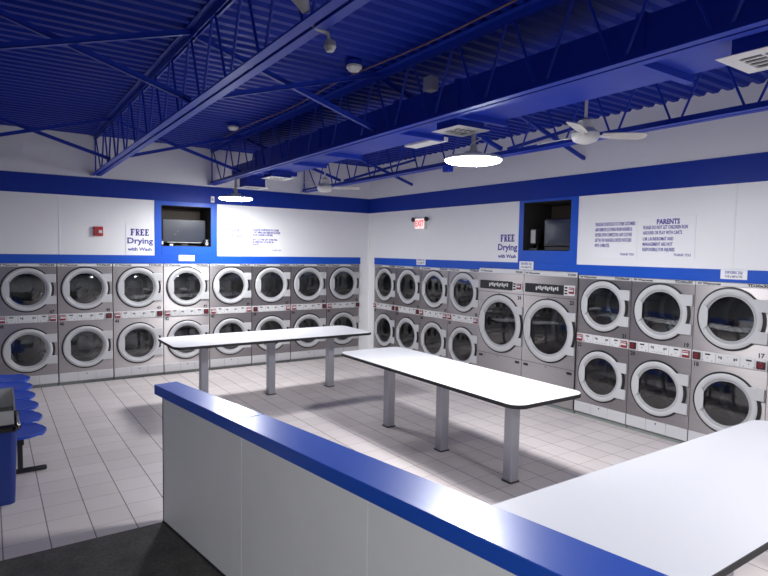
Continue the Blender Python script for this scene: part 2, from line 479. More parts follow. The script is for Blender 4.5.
def coin_box(parent, x, z, y, kind):
    b = MB(); s = .043
    b.box((x-s, y-.016, z-s), (x+s, y, z+s), bevel=.005, m=0)
    if kind == 'red':
        b.box((x-s+.006, y-.019, z-.012), (x+s-.006, y-.014, z+.010), m=1)
        b.box((x-s+.006, y-.018, z+.022), (x+s-.006, y-.014, z+.030), m=1)
        return b.build('coin_box', [RED, PANEL_WHITE], parent)
    b.lathe([(.026, -.002), (.026, -.006), (0, -.008)], n=20, c=(x, y-.014, z), m=1)
    b.box((x-.02, y-.0235, z-.005), (x+.02, y-.018, z+.004), m=2)
    return b.build('coin_box', [MAROON, RED, BLACK], parent)

def make_stack(kinds):
    """stacked pair of tumblers, origin on the floor at the middle of the front face; front looks to -y"""
    t = thing('stacked_dryer', 'x', 'dryer')
    b = MB(); zc = (.602, 1.544); rh = .284
    cabinet_front(b, DW, 1.94, [(.05, .2, 0, 0), (.2, 1.02, zc[0], rh), (1.02, 1.155, 0, 0), (1.155, 1.938, zc[1], rh)], 0)
    b.build('cabinet', STEEL, t, recalc=False)
    b = MB(); b.box((-DW/2+.004, .02, 0), (DW/2-.004, .7, .052)); b.build('toe_base', TOE, t)
    for cz in zc:
        drum(t, -.006, cz, rh+.02, .055, .50)
        door(t, -.006, cz, .352, .252, DW/2-.014, 0)
    # header strip with makers name
    b = MB(); b.box((-DW/2+.003, -.010, 1.899), (DW/2-.003, .01, 1.942), bevel=.002, seg=1); h = b.build('header_strip', STEEL_TRIM, t)
    text('lettering', 'W Wascomat', .037, -DW/2+.03, -.0108, 1.921, INK, h, .0012, 1.2, 'LEFT')
    text('lettering', 'TD30x30', .040, DW/2-.03, -.0108, 1.921, INK, h, .0016, 1.35, 'RIGHT')
    # control strip
    b = MB(); b.box((-DW/2+.006, -.012, 1.030), (DW/2-.006, .004, 1.146), bevel=.003, seg=1)
    c = b.build('control_panel', PANEL_WHITE, t)
    for x, kd in ((-.335, kinds[0]), (.335, kinds[1])): coin_box(c, x, 1.088, -.012, kd)
    for s in (-1, 1):
        b = MB(); X = s*.215
        b.box((X-.028, -.0165, 1.112), (X+.028, -.011, 1.128), bevel=.002, seg=1)
        b.build('display', BLACK_PL, c)
        for dx, dz in ((0, 1.078), (-.05, 1.05), (.05, 1.05)):
            b = MB(); b.lathe([(.0055, 0), (.0055, -.004), (0, -.004)], n=10, c=(X+dx, -.012, dz)); b.build('indicator_button', GREY_INK, c)
        for q in (.275, .128):
            b = MB(); b.box((s*q-.0012, -.0135, 1.033), (s*q+.0012, -.011, 1.143)); b.build('panel_seam', GREY_INK, c)
    for s in (-1, 1):
        b = MB(); Q = lambda pts: [(s*px, pz) for px, pz in pts]
        b.prism(Q([(.060, 1.085), (.076, 1.085), (.076, 1.100), (.100, 1.092), (.100, 1.122), (.090, 1.122), (.090, 1.108), (.064, 1.120), (.060, 1.108)])[::s], 0, .0018, M=Matrix(((1,0,0,0),(0,0,-1,-.0115),(0,1,0,0),(0,0,0,1))))
        b.build('pictogram', GREY_INK, c)
    for k in range(8):
        x = -.075+.025*k if k < 7 else 0; z = 1.05+.006*(k % 2) if k < 7 else 1.122
        b = MB(); b.lathe([(.006, 0), (.006, -.003), (0, -.003)], n=10, c=(x, -.012, z)); b.build('start_button', INNER_GREY, c)
    # lint panels
    for k, (xa, xb) in enumerate(((-.392, -.13), (-.127, .127), (.13, .392))):
        b = MB(); b.box((xa, -.008, .056), (xb, .004, .196), bevel=.003, seg=1); l = b.build('lint_panel', LINT, t)
        if k == 1:
            b = MB(); b.lathe([(.009, 0), (.009, -.004), (0, -.005)], n=12, c=(0, -.008, .165)); b.build('lock', INK, l)
    return t

def make_big():
    W = .962
    t = thing('large_dryer', 'x', 'dryer')
    y = -.022; b = MB(); cz = 1.11; rh = .375
    cabinet_front(b, W, 1.94, [(.055, .600, 0, 0), (.605, 1.60, cz, rh), (1.605, 1.938, 0, 0)], y)
    b.box((-W/2+.003, y, 1.93), (W/2-.003, -.010, 1.982), bevel=.003, seg=1)
    b.build('cabinet', STEEL, t, recalc=False)
    b = MB(); b.box((-W/2+.004, .0, 0), (W/2-.004, .7, .056)); b.build('toe_base', TOE, t)
    drum(t, 0, cz, rh+.02, .02, .52)
    door(t, 0, cz, .470, .348, W/2-.006, y, arm=(.18, .30))
    b = MB()
    b.box((-W/2+.004, y-.002, .598), (W/2-.004, y+.01, .606)); b.box((-W/2+.004, y-.002, 1.598), (W/2-.004, y+.01, 1.606))
    b.build('panel_seam', GREY_INK, t)
    b = MB(); b.box((-W/2+.004, y-.009, 1.905), (W/2-.004, y+.01, 1.975), bevel=.003, seg=1); h = b.build('header_strip', STEEL_TRIM, t)
    text('lettering', 'W Wascomat', .040, -W/2+.03, y-.0098, 1.937, INK, h, .0008, 1.2, 'LEFT')
    text('lettering', 'TD50', .044, W/2-.03, y-.0098, 1.937, INK, h, .0014, 1.3, 'RIGHT')
    b = MB(); b.box((-W/2+.03, y-.010, 1.650), (W/2-.225, y, 1.785), bevel=.003, seg=1); c = b.build('control_panel', BLACK_PL, t)
    b = MB()
    for k in range(12):
        x = -.24+.035*k
        b.box((x, y-.013, 1.69+.012*((k*5) % 3)), (x+.022, y-.009, 1.742+.008*((k*7) % 3)), m=0)
    b.build('keypad_button', PANEL_WHITE, c)
    b = MB(); b.box((W/2-.218, y-.010, 1.645), (W/2-.035, y, 1.79), bevel=.003, seg=1); c2 = b.build('coin_panel', PANEL_WHITE, t)
    coin_box(c2, W/2-.085, 1.72, y-.010, 'red')
    b = MB()
    for dz in (1.675, 1.715, 1.755): b.box((W/2-.205, y-.014, dz-.011), (W/2-.155, y-.009, dz+.011), bevel=.002, seg=1)
    b.build('display', BLACK_PL, c2)
    for s in (-1, 1):
        b = MB(); b.box((s*(W/2-.085)-.042, y-.007, .535), (s*(W/2-.085)+.042, y, .570), bevel=.002, seg=1); b.build('access_latch', BLACK_PL, t)
    b = MB(); b.lathe([(.010, 0), (.010, -.004), (0, -.005)], n=12, c=(-.02, y, .575)).lathe([(.009, 0), (.009, -.004), (0, -.005)], n=12, c=(-.02, y, 1.585)); b.build('lock', GREY_INK, t)
    return t

protos = {}
for kd in (('red', 'dark'), ('dark', 'red'), ('red', 'red'), ('dark', 'dark')): protos[kd] = [make_stack(kd), False]
big = make_big(); big_used = False
def put_stack(kd, loc, rz, up, low, label, group):
    p = protos[kd]
    if not p[1]:
        p[1] = True; r = p[0]; r.location = loc; r.rotation_euler = (0, 0, rz); r['label'] = label; r['group'] = group
    else: r = dup(p[0], loc, rz, label, group)
    text('machine_number', up, .068, .325, -.0008, 1.184, INK, r, .0024, .95)
    text('machine_number', low, .068, -.345, -.0008, .985, INK, r, .0024, .95)
    return r
ordin = ['leftmost', 'second from left', 'third from left', 'fourth from left', 'fifth from left', 'sixth from left', 'seventh from left', 'rightmost, next to the corner']
kb = [('red', 'red'), ('red', 'dark'), ('red', 'dark'), ('red', 'dark'), ('red', 'red'), ('dark', 'red'), ('red', 'dark'), ('red', 'dark')]
for i in range(8):
    x = -.216 - .802*(7-i) - .802/2
    up, low = 47-2*i, 48-2*i
    put_stack(kb[i], (x, 0, 0), 0, str(up), str(low), 'stacked dryers numbered %d and %d on the back wall, %s' % (up, low, ordin[i]), 'stacked dryers along the back wall')
kr = [('red', 'dark'), ('dark', 'dark'), ('red', 'red'), ('red', 'red')]
od = ['nearest the corner', 'second from the corner', 'third from the corner', 'fourth from the corner']
for i in range(4):
    y = -.218 - DW*i - DW/2; up, low = 31-2*i, 32-2*i
    put_stack(kr[i], (0, y, 0), -PI/2, str(up), str(low), 'stacked dryers numbered %d and %d on the right wall, %s' % (up, low, od[i]), 'stacked dryers along the right wall')
for i, (num, lab) in enumerate((('24', 'large single steel dryer numbered 24 with black keypad strip, the farther one'), ('23', 'large single steel dryer numbered 23 with black keypad strip, the nearer one'))):
    y = -3.40 - .965*(i+.5)
    r = big if i == 0 else dup(big, (0, y, 0), -PI/2)
    r.location = (0, y, 0); r.rotation_euler = (0, 0, -PI/2); r['label'] = lab; r['group'] = 'large single dryers in the right wall'
    text('machine_number', num, .075, .40, -.0228, 1.545, INK, r, .0026, .95)
ks = [('red', 'red'), ('dark', 'red'), ('dark', 'dark'), ('red', 'dark')]
od = ['beside the large single dryers', 'between dryers 21 and 17', 'large in view, dark coin boxes']
for i in range(3):
    y = -5.333 - DW*i - DW/2; up, low = 21-2*i, 22-2*i
    put_stack(ks[i], (0, y, 0), -PI/2, str(up), str(low), 'stacked dryers numbered %d and %d on the right wall, %s' % (up, low, od[i]), 'stacked dryers along the right wall')
y = -5.333-DW*3-DW/2
put_stack(ks[3], (0, y, 0), -PI/2, '15', '16', 'stacked dryers numbered 15 and 16 at the near end of the right wall', 'stacked dryers along the right wall')
for p in protos.values():
    if not p[1]:
        for ch in kids(p[0]):
            for g in kids(ch): bpy.data.objects.remove(g)
            bpy.data.objects.remove(ch)
        bpy.data.objects.remove(p[0])

# ------------------------------------------------------------------ folding tables
def make_table(L, W, legx, name_label, loc, rz):
    H = .915
    t = thing('folding_table', name_label, 'table', loc, rz, 'white laundry folding tables')
    b = MB(); b.prism(rounded(-L/2+.004, -W/2+.004, L/2-.004, W/2-.004, .135, 7), H-.034, H+.0015)
    top = b.build('tabletop', TABLE_WHITE, t)
    ol = rounded(-L/2, -W/2, L/2, W/2, .139, 7); il = rounded(-L/2+.0045, -W/2+.0045, L/2-.0045, W/2-.0045, .1345, 7)
    b = MB(); N = len(ol)
    rows = [[b.bm.verts.new((p[0], p[1], z)) for p in q] for q, z in ((il, H-.036), (ol, H-.034), (ol, H-.003), (il, H+.001))]
    for A, B in zip(rows, rows[1:]):
        for k in range(N): b.face([A[k], A[(k+1) % N], B[(k+1) % N], B[k]])
    b.build('edge_band', BLACK, top, smooth=True)
    b = MB(); b.box((-L/2+.2, -.20, H-.062), (L/2-.2, -.16, H-.034)).box((-L/2+.2, .16, H-.062), (L/2-.2, .20, H-.034))
    for x in legx: b.box((x-.03, -.34, H-.066), (x+.03, .34, H-.034))
    b.build('under_frame', BLACK_PL, t)
    b = MB()
    for k in range(4):
        x = -L/2+.45+k*(L-.9)/3
        for s in (-1, 1): b.box((x-.04, s*(W/2-.05)-.012, H-.048), (x+.04, s*(W/2-.05)+.012, H-.034), bevel=.003, seg=1)
    b.build('edge_clip', BLACK_PL, t)
    for x in legx:
        b = MB(); b.prism(rounded(-.055, -.055, .055, .055, .012, 3), .012, H-.05, M=Matrix.Translation((x, 0, 0)))
        l = b.build('leg', LEG_GREY, t)
        b = MB(); b.prism(rounded(-.066, -.066, .066, .066, .015, 3), 0, .013, M=Matrix.Translation((x, 0, 0)))
        b.build('foot_plate', BLACK_PL, l)
    return t
make_table(3.12, 1.02, (-1.03, 0, 1.03), 'white folding table with black edge in front of the back wall dryers', (-3.17, -2.17, 0), 0)
make_table(3.06, .96, (-1.04, 0, 1.04), 'white folding table with black edge standing mid-room along the right wall dryers', (-2.545, -5.49, 0), PI/2)
make_table(3.14, .97, (-1.03, 0, 1.03), 'large near white folding table behind the blue-topped half wall', (-3.145, -8.765, 0), 0)

# ------------------------------------------------------------------ half wall
HWA = math.radians(8.2)
hw = thing('half_wall', 'white half wall with a glossy blue cap crossing the foreground', 'partition', (-5.585, -5.615, 0), HWA)
# local: x to the right (+X), -y runs towards the camera
b = MB()
ys = [0, -1.27, -2.50, -3.73, -4.96, -6.2]
for y0, y1 in zip(ys, ys[1:]): b.box((0, y1+.0015, .0), (.14, y0-.0015, 1.04), bevel=.002, seg=1)
b.box((.004, -6.19, .0), (.136, -.004, 1.038))
b.build('wall_board', HALF_WALL, hw)
for y0, y1, w0, w1 in ((.085, -1.199, .150, .205), (-1.201, -6.25, .206, .295)):
    b = MB(); b.prism([(-.035, y1), (w1, y1), (w0, y0), (-.035, y0)], 1.040, 1.118, bevel=.004); b.build('cap', CAP_BLUE, hw)
b = MB(); b.box((-.012, -6.2, 0), (0, 0, .012)); b.box((-.004, -.004, 0), (.0, .004, 1.04)); b.build('edge_strip', BLACK, hw)

# ------------------------------------------------------------------ beam seating
bs = thing('beam_bench', 'row of blue moulded seats on a black beam by the left side', 'bench', (-6.5, -2.53, 0))
def seat_mesh(b):
    # local: x forward (+X), y across
    nu, nv = 14, 26
    rows = []
    for j in range(nv+1):
        v = j/nv
        if v < .62:
            s = v/.62; x = .225 - .43*s
            z = .435 - .022*math.sin(PI*min(1, s*1.05)) - .018*(1-s)**6
        else:
            s = (v-.62)/.38; x = -.205 - .09*s; z = .435 + .40*s**1.05
        e = 1.0
        if v < .36: e = max(0.0, 1-(1-v/.36)**2.3)**.5
        if v > .80: e = math.sqrt(max(0.0, 1-((v-.80)/.20)**3.2))
        w = .252*max(e, .03)
        row = []
        for i in range(nu+1):
            u = -1+2*i/nu
            row.append((x, u*w, z+.020*abs(u)**3*(1 if .1 < v < .62 else .3)))
        rows.append(row)
    top = [[b.bm.verts.new(p) for p in r] for r in rows]
    bot = [[b.bm.verts.new((p[0]-(.012 if j/nv > .62 else 0), p[1], p[2]-(.026 if j/nv <= .62 else .003))) for p in r] for j, r in enumerate(rows)]
    for j in range(nv):
        for i in range(nu):
            b.face([top[j][i], top[j][i+1], top[j+1][i+1], top[j+1][i]]); b.face([bot[j+1][i], bot[j+1][i+1], bot[j][i+1], bot[j][i]])
    for j in range(nv):
        for i in (0, nu): b.face([top[j][i], top[j+1][i], bot[j+1][i], bot[j][i]])
    for j in (0, nv):
        for i in range(nu): b.face([top[j][i], top[j][i+1], bot[j][i+1], bot[j][i]])
b = MB(); seat_mesh(b); s0 = b.build('seat', SEAT_BLUE, bs, smooth=True)
sy = [-1.33+.531*k for k in range(6)]
s0.location = (0, sy[0], 0)
for yy in sy[1:]:
    s = s0.copy(); COL.objects.link(s); s.location = (0, yy, 0)
for k, yy in enumerate(sy):
    b = MB(); b.box((-.20, yy-.05, .372), (.16, yy-.02, .405)).box((-.20, yy+.02, .372), (.16, yy+.05, .405)); b.build('seat_bracket', BLACK_PL, bs)
b = MB(); b.box((-.03, -1.45, .315), (.03, 1.5, .373), bevel=.004, seg=1); b.build('beam', BLACK_PL, bs)
for yy in (-1.30, 1.25):
    b = MB(); b.box((-.022, yy-.022, .03), (.022, yy+.022, .32)); b.box((-.25, yy-.025, 0), (.225, yy+.025, .042), bevel=.012); b.build('leg', BLACK_PL, bs)

# ------------------------------------------------------------------ waste bin
wb = thing('waste_bin', 'navy blue waste bin with black liner and grey open hood beside the blue seats', 'bin', (-6.81, -4.37, 0))
b = MB(); bw, bd = .245, .225
A = [(x, y, 0) for x, y in rounded(-bw, -bd, bw, bd, .05, 4)]; B = [(x, y, .69) for x, y in rounded(-bw-.028, -bd-.028, bw+.028, bd+.028, .06, 4)]
va = [b.bm.verts.new(p) for p in A]; vb = [b.bm.verts.new(p) for p in B]
for i in range(len(va)): b.face([va[i], va[(i+1) % len(va)], vb[(i+1) % len(va)], vb[i]])
b.face(va[::-1]); b.face(vb)
b.build('bin_body', BIN_BLUE, wb, smooth=True)
b = MB(); N = 64
ring = rounded(-bw-.03, -bd-.03, bw+.03, bd+.03, .06, 12); rows = []
for z, g in ((.640, .004), (.655, .018), (.685, .020), (.702, .006), (.700, -.03)):
    rows.append([b.bm.verts.new((x*(1+(g+.008*math.sin(i*1.7+z*40))/.27), y*(1+(g+.008*math.sin(i*2.3))/.25), z+(.008*math.sin(i*1.1) if z < .65 else 0))) for i, (x, y) in enumerate(ring)])
for P0, P1 in zip(rows, rows[1:]):
    for i in range(len(ring)): b.face([P0[i], P0[(i+1) % len(ring)], P1[(i+1) % len(ring)], P1[i]])
b.build('bin_liner', BAG, wb, smooth=True)
b = MB(); x0, x1, y0, y1 = -.262, .262, -.24, .24
def wallq(p, q, z0p, z0q, th):
    pass
def slab(b, a, c, zb, za, zc, th):
    d = Vector((c[0]-a[0], c[1]-a[1], 0)).normalized(); nrm = Vector((-d.y, d.x, 0))*th
    v = []
    for off in (Vector((0,0,0)), nrm):
        for p, z in ((a, zb), (c, zb), (c, zc), (a, za)): v.append(b.bm.verts.new((p[0]+off.x, p[1]+off.y, z)))
    for q in ((0,1,2,3), (7,6,5,4), (0,4,5,1), (1,5,6,2), (2,6,7,3), (3,7,4,0)): b.face([v[i] for i in q])
slab(b, (x0, y0), (x1, y0), .698, .815, .815, .014)
slab(b, (x1, y0), (x1, y1), .698, .815, .915, .014)
slab(b, (x1, y1), (x0, y1), .698, .915, .915, .014)
slab(b, (x0, y1), (x0, y0), .698, .915, .815, .014)
h = b.build('hood', LID_GREY, wb)
b = MB(); b.box((x0+.015, y0+.015, .70), (x1-.015, y1-.015, .745)); b.build('bag_mouth', BAG, wb)

# ------------------------------------------------------------------ roof trusses
def angle_bar(b, p, q, w=.042, t=.006, m=0):
    p, q = Vector(p), Vector(q); d = (q-p).normalized()
    ref = Vector((0,1,0)) if abs(d.y) < .9 else Vector((0,0,1))
    a = (ref-d*ref.dot(d)).normalized(); c = d.cross(a)
    for (ax, bx) in ((a*w, c*t), (a*t, c*w)):
        v = []
        for base in (p, q):
            v += [b.bm.verts.new(base), b.bm.verts.new(base+ax), b.bm.verts.new(base+ax+bx), b.bm.verts.new(base+bx)]
        for k in range(4): b.face([v[k], v[(k+1) % 4], v[4+(k+1) % 4], v[4+k]], m)
        b.face(v[0:4][::-1], m); b.face(v[4:8], m)
YE = -14.5
def sl(y, z): return z+roofz(y)
def truss(x, label):
    t = thing('roof_truss', label, 'roof truss', (x, 0, 0), 0, 'open-web roof trusses')
    def chord(name, zlo, leg_up):
        b = MB()
        for s in (-1, 1):
            v = []
            xi, xo = s*.012, s*.075
            sec = [(xi, 0), (xo, 0), (xo, .007), (xi+s*.007, .007), (xi+s*.007, .062), (xi, .062)]
            if not leg_up: sec = [(px, .062-pz) for px, pz in sec]
            ra = [b.bm.verts.new((px, -.012, sl(0, zlo+pz))) for px, pz in sec]; rb = [b.bm.verts.new((px, YE, sl(YE, zlo+pz))) for px, pz in sec]
            for k in range(6): b.face([ra[k], ra[(k+1) % 6], rb[(k+1) % 6], rb[k]])
            b.face(ra); b.face(rb[::-1])
        # small spacer plates inside the pair
        y = -.4
        while y > YE:
            b.box((-.012, y-.03, sl(y, zlo+.014)), (.012, y+.03, sl(y, zlo+.05))); y -= 1.25
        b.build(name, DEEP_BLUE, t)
    chord('bottom_chord', 3.352, True); chord('top_chord', 3.926, False)
    y = -.60; p = .625
    def rod(ya, za, yb, zb):
        b = MB(); b.tube([(0, ya, sl(ya, za)), (0, yb, sl(yb, zb))], .011, 8); b.build('web_rod', DEEP_BLUE, t, smooth=True)
    rod(-.05, 3.39, -.04, 3.95)
    rod(-.10, 3.95, y+.04, 3.37)
    while y > YE+.5:
        rod(y-.035, 3.37, y-p/2+.03, 3.95); rod(y-p/2-.03, 3.95, y-p+.035, 3.37); y -= p
    return t
TX = {'a': -7.12, 'b': -5.265, 'c': -3.39, 'd': -1.57}
truss(TX['a'], 'blue open-web roof truss above the seats at far left')
truss(TX['b'], 'blue open-web roof truss at left carrying a floodlight')
truss(TX['c'], 'blue open-web roof truss running alongside the blue duct')
truss(TX['d'], 'blue open-web roof truss nearest the right wall')
def brace(p, q, label):
    o = MB(); angle_bar(o, p, q); o = o.build('cross_brace', DEEP_BLUE); tag(o, label, 'roof brace', 'crossed braces between the roof trusses')
order = [('a', 'b', 'far left and second'), ('b', 'c', 'left and duct-side'), ('c', 'd', 'duct-side and right')]
for (yy, where) in ((-1.50, 'near the back wall'), (-5.36, 'nearer the camera')):
    for k1, k2, nm in order:
        x1, x2 = TX[k1]+.02, TX[k2]-.02
        if k2 == 'd': 
            brace((x1-.02, yy, sl(yy, 3.94)), (x2, yy, sl(yy, 3.42)), 'blue diagonal brace falling rightwards between the %s trusses %s' % (nm, where)); 
            continue
        brace((x1, yy, sl(yy, 3.95)), (x2, yy, sl(yy, 3.41)), 'blue diagonal brace falling rightwards between the %s trusses %s' % (nm, where))
        brace((x1, yy-.055, sl(yy, 3.41)), (x2, yy-.055, sl(yy, 3.95)), 'blue diagonal brace rising rightwards between the %s trusses %s' % (nm, where))
    brace((TX['d']+.02, yy, sl(yy, 3.95)), (-.002, yy, sl(yy, 3.47)), 'blue diagonal brace from the right truss down to the right wall %s' % where)
    brace((TX['d']+.02, yy-.055, sl(yy, 3.41)), (-.002, yy-.055, sl(yy, 3.93)), 'blue diagonal brace from the right truss up to the right wall %s' % where)

# ------------------------------------------------------------------ duct with diffusers
du = thing('air_duct', 'long blue rectangular air duct running beside the middle truss', 'duct', (0, 0, 0))
DX0, DX1, DZ0, DZ1 = -3.300, -2.735, 3.435, 3.70
def rz(y, z): return z+roofz(y)*.35
segs = [-.80, -1.85, -2.98, -3.92, -5.55, -6.47, -8.19, -9.6, -11.0, -13.9]
for i, (y0, y1) in enumerate(zip(segs, segs[1:])):
    b = MB(); top = DZ1-.10 if i == 0 else DZ1
    b.box((DX0, y1, rz(y1, DZ0)), (DX1+(.08 if i < 2 else 0), y0, rz(y1, top)), bevel=.003, seg=1); b.build('duct_section', DEEP_BLUE, du)
for i, y in enumerate(segs[1:-1]):
    b = MB(); e = .045; x1 = DX1+(.08 if i < 1 else 0)
    b.box((DX0-.012, y-.03, rz(y, DZ0)-e), (x1+e, y+.03, rz(y, DZ1)+.02)); b.build('flange', DEEP_BLUE, du)
def diffuser(x, y, z, s, label, neck_w=.28, lab=None):
    t = thing('ceiling_diffuser', label, 'air diffuser', (x, y, z), 0, 'white square air diffusers under the duct')
    b = MB(); h = s/2; r0 = h*.60
    outs = [(h, .004), (h, 0), (r0, -.004), (r0, .010)]
    rows = [[b.bm.verts.new((sx*r, sy*r, d)) for sx, sy in ((-1,-1),(1,-1),(1,1),(-1,1))] for r, d in outs]
    for A, B in zip(rows, rows[1:]):
        for k in range(4): b.face([A[k], A[(k+1) % 4], B[(k+1) % 4], B[k]])
    b.build('frame', DIFF_WHITE, t)
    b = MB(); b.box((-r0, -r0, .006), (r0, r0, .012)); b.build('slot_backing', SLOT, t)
    for k in range(3):
        b = MB(); xx = -r0+(k+.9)*(2*r0)/3.8
        b.box((xx-.012, -r0, -.003), (xx+.004, r0, .006)); b.build('vane', DIFF_WHITE, t)
    b = MB(); b.box((-r0, -.006, -.0025), (r0, .006, .006)); b.build('vane', DIFF_WHITE, t)
    zt = rz(y, DZ0)-z
    if zt > .03:
        b = MB(); b.box((-neck_w/2-.03, -neck_w/2, .010), (neck_w/2+.03, neck_w/2, zt)); b.build('neck', DEEP_BLUE, t)
    return t
diffuser(-3.03, -1.05, 3.245, .42, 'white square air diffuser above the far lamp')
diffuser(-2.90, -1.78, 3.345, .40, 'white square air diffuser between the far lamp and the far fan')
diffuser(-3.04, -6.23, 3.355, .385, 'white square air diffuser above the nearer lamp')
diffuser(-3.02, -8.83, 3.355, .42, 'white square air diffuser at the top right edge of the view')
pl = MB().box((-2.735, -5.50, 3.425), (-2.56, -4.93, 3.47), bevel=.004, seg=1).build('duct_outlet', DIFF_WHITE)
tag(pl, 'plain white outlet panel fixed to the right edge of the blue duct', 'air outlet')

# ------------------------------------------------------------------ lamps
def lamp(x, y, z, ztop, label, r=.27, lm=None):
    t = thing('ceiling_lamp', label, 'ceiling lamp', (x, y, z), 0, 'round white ceiling lamps')
    b = MB(); b.lathe([(r, 0), (r+.006, .012), (r*.96, .030), (r*.5, .040), (0, .042)], n=48, axis='z'); b.build('housing', FAN_WHITE, t, smooth=True)
    b = MB(); b.lathe([(r*.985, .002), (r*.95, -.014), (r*.75, -.026), (r*.4, -.032), (0, -.034)], n=48, axis='z'); b.build('diffuser_lens', lm or LED, t, smooth=True)
    b = MB(); b.box((-.07, -.05, .038), (.07, .05, .085), bevel=.008); b.lathe([(.032, .08), (.032, .15), (.022, .155), (.022, ztop-z)], n=20, axis='z', close=False)
    b.build('stem', GALV, t, smooth=True)
    b = MB(); pts = [(-.02+.03*math.cos(a), .07*math.sin(a)-.05, .10+.11*k/9) for k, a in enumerate([.7*j for j in range(10)])]
    b.tube(pts, .006, 6); b.build('lead', FAN_WHITE, t, smooth=True)
    return t
lamp(-3.36, -1.16, 3.04, 3.37, 'round glowing white lamp near the back wall, the farther one', lm=LED_SOFT)
lamp(-2.86, -6.22, 3.105, 3.356, 'large round glowing white lamp over the middle table')
lamp(-2.9, -11.0, 3.10, 3.457, 'round white lamp behind the camera over the near tables', lm=LED_SOFT)
lamp(-8.2, -10.9, 3.10, 4.04, 'round white lamp behind the camera at the far left')

# ------------------------------------------------------------------ ceiling fans
def fan(x, y, z, label, a0):
    t = thing('ceiling_fan', label, 'ceiling fan', (x, y, z), 0, 'white three-bladed ceiling fans')
    ztop = DECK+roofz(y)-z
    b = MB(); b.lathe([(.014, .16), (.014, ztop-.03)], n=12, axis='z'); b.lathe([(.06, ztop-.02), (.055, ztop-.06), (.02, ztop-.09)], n=20, axis='z'); b.lathe([(.0, ztop+.0), (.06, ztop-.0), (.06, ztop-.02)], n=20, axis='z'); b.build('down_rod', FAN_WHITE, t, smooth=True)
    b = MB(); b.lathe([(0, .17), (.04, .17), (.07, .15), (.075, .08), (.10, .06), (.125, .035), (.125, .0), (.10, -.035), (.05, -.055), (0, -.058)], n=32, axis='z'); b.build('motor_housing', FAN_WHITE, t, smooth=True)
    for k in range(3):
        a = a0+2*PI*k/3; M = Matrix.Rotation(a, 4, 'Z') @ Matrix.Rotation(-.26, 4, 'X')
        b = MB(); ol = [(.15, -.045), (.30, -.062), (.52, -.066), (.555, -.05), (.565, 0), (.555, .05), (.52, .066), (.30, .062), (.15, .045)]
        b.prism(ol, .020, .028, M=M); bl = b.build('blade', BLADE, t)
        b = MB(); b.box((.09, -.018, .014), (.24, .018, .021), bevel=.003, seg=1, M=M); b.build('blade_iron', FAN_WHITE, bl)
    return t
fan(-2.15, -6.95, 3.30, 'white three-bladed ceiling fan nearer the camera beside the lamp', math.radians(-34.5))
fan(-2.2, -2.05, 3.215, 'small-looking white three-bladed ceiling fan far back near the corner', math.radians(-30))

# ------------------------------------------------------------------ ceiling fittings
for y, lab in ((-2.26, 'small white dome heat detector on the deck, farther one'), (-5.55, 'small white dome heat detector on the deck, nearer one')):
    x = -3.80
    t = thing('heat_detector', lab, 'detector', (x, y, DECK+roofz(y)-.07), 0, 'white heat detectors on the roof deck')
    b = MB(); b.lathe([(0, -.035), (.05, -.028), (.075, 0), (.075, .02), (.06, .025), (0, .025)], n=28, axis='z'); b.build('dome', FAN_WHITE, t, smooth=True)
    b = MB(); b.lathe([(.085, .025), (.085, .06), (.06, .085)], n=24, axis='z'); b.build('base', DEEP_BLUE, t, smooth=True)
o = MB(); pts = []
for k in range(60):
    y = -.6-k*.20; pts.append((-3.61+.02*math.sin(k*.5), y, 3.962+roofz(y)*.8+.012*math.sin(k*.33)))
o.tube(pts, .008, 8); o = o.build('overhead_cable', CABLE, smooth=True); tag(o, 'thin brown cable running along the ceiling left of the duct', 'cable')
# floodlight on the left truss
fl = thing('floodlight', 'small white flared floodlight clamped on the left roof truss', 'light', (-5.265, -7.52, 3.46))
b = MB(); b.lathe([(.022, 0), (.03, .03), (.06, .11), (.062, .112), (.055, .108), (.02, .02), (0, .02)], n=20, axis='z', M=Matrix.Translation((-.03, .0, .02)) @ Matrix.Rotation(-.5, 4, 'Y')); b.build('shade', FAN_WHITE, fl, smooth=True)
b = MB(); b.tube([(0, 0, -.03), (.03, 0, -.05), (.10, 0, -.06), (.115, 0, -.11)], .011, 8); b.build('clamp_arm', GALV, fl, smooth=True)
b = MB(); b.lathe([(.0, -.16), (.02, -.155), (.035, -.13), (.03, -.10), (.012, -.09)], n=16, axis='z', c=(.115, 0, 0)); b.build('lower_head', GALV, fl, smooth=True)
def jbox(x, y, z, s, m, label):
    t = thing('junction_box', label, 'junction box', (x, y, z))
    b = MB(); b.box((-s*.5, -s*.6, -s*.7), (s*.5, s*.6, s*.7), bevel=.004, seg=1); b.build('box', m, t)
    b = MB(); b.box((-s*.5-.004, -s*.62, -s*.72), (-s*.5, s*.62, s*.72), bevel=.001, seg=1); b.build('cover_plate', m, t)
jbox(-3.435, -6.27, 3.71, .085, GALV, 'small grey electrical box hung on the duct-side truss')
jbox(-1.57, -4.35, 3.37, .09, DEEP_BLUE, 'small blue electrical box under the right truss')

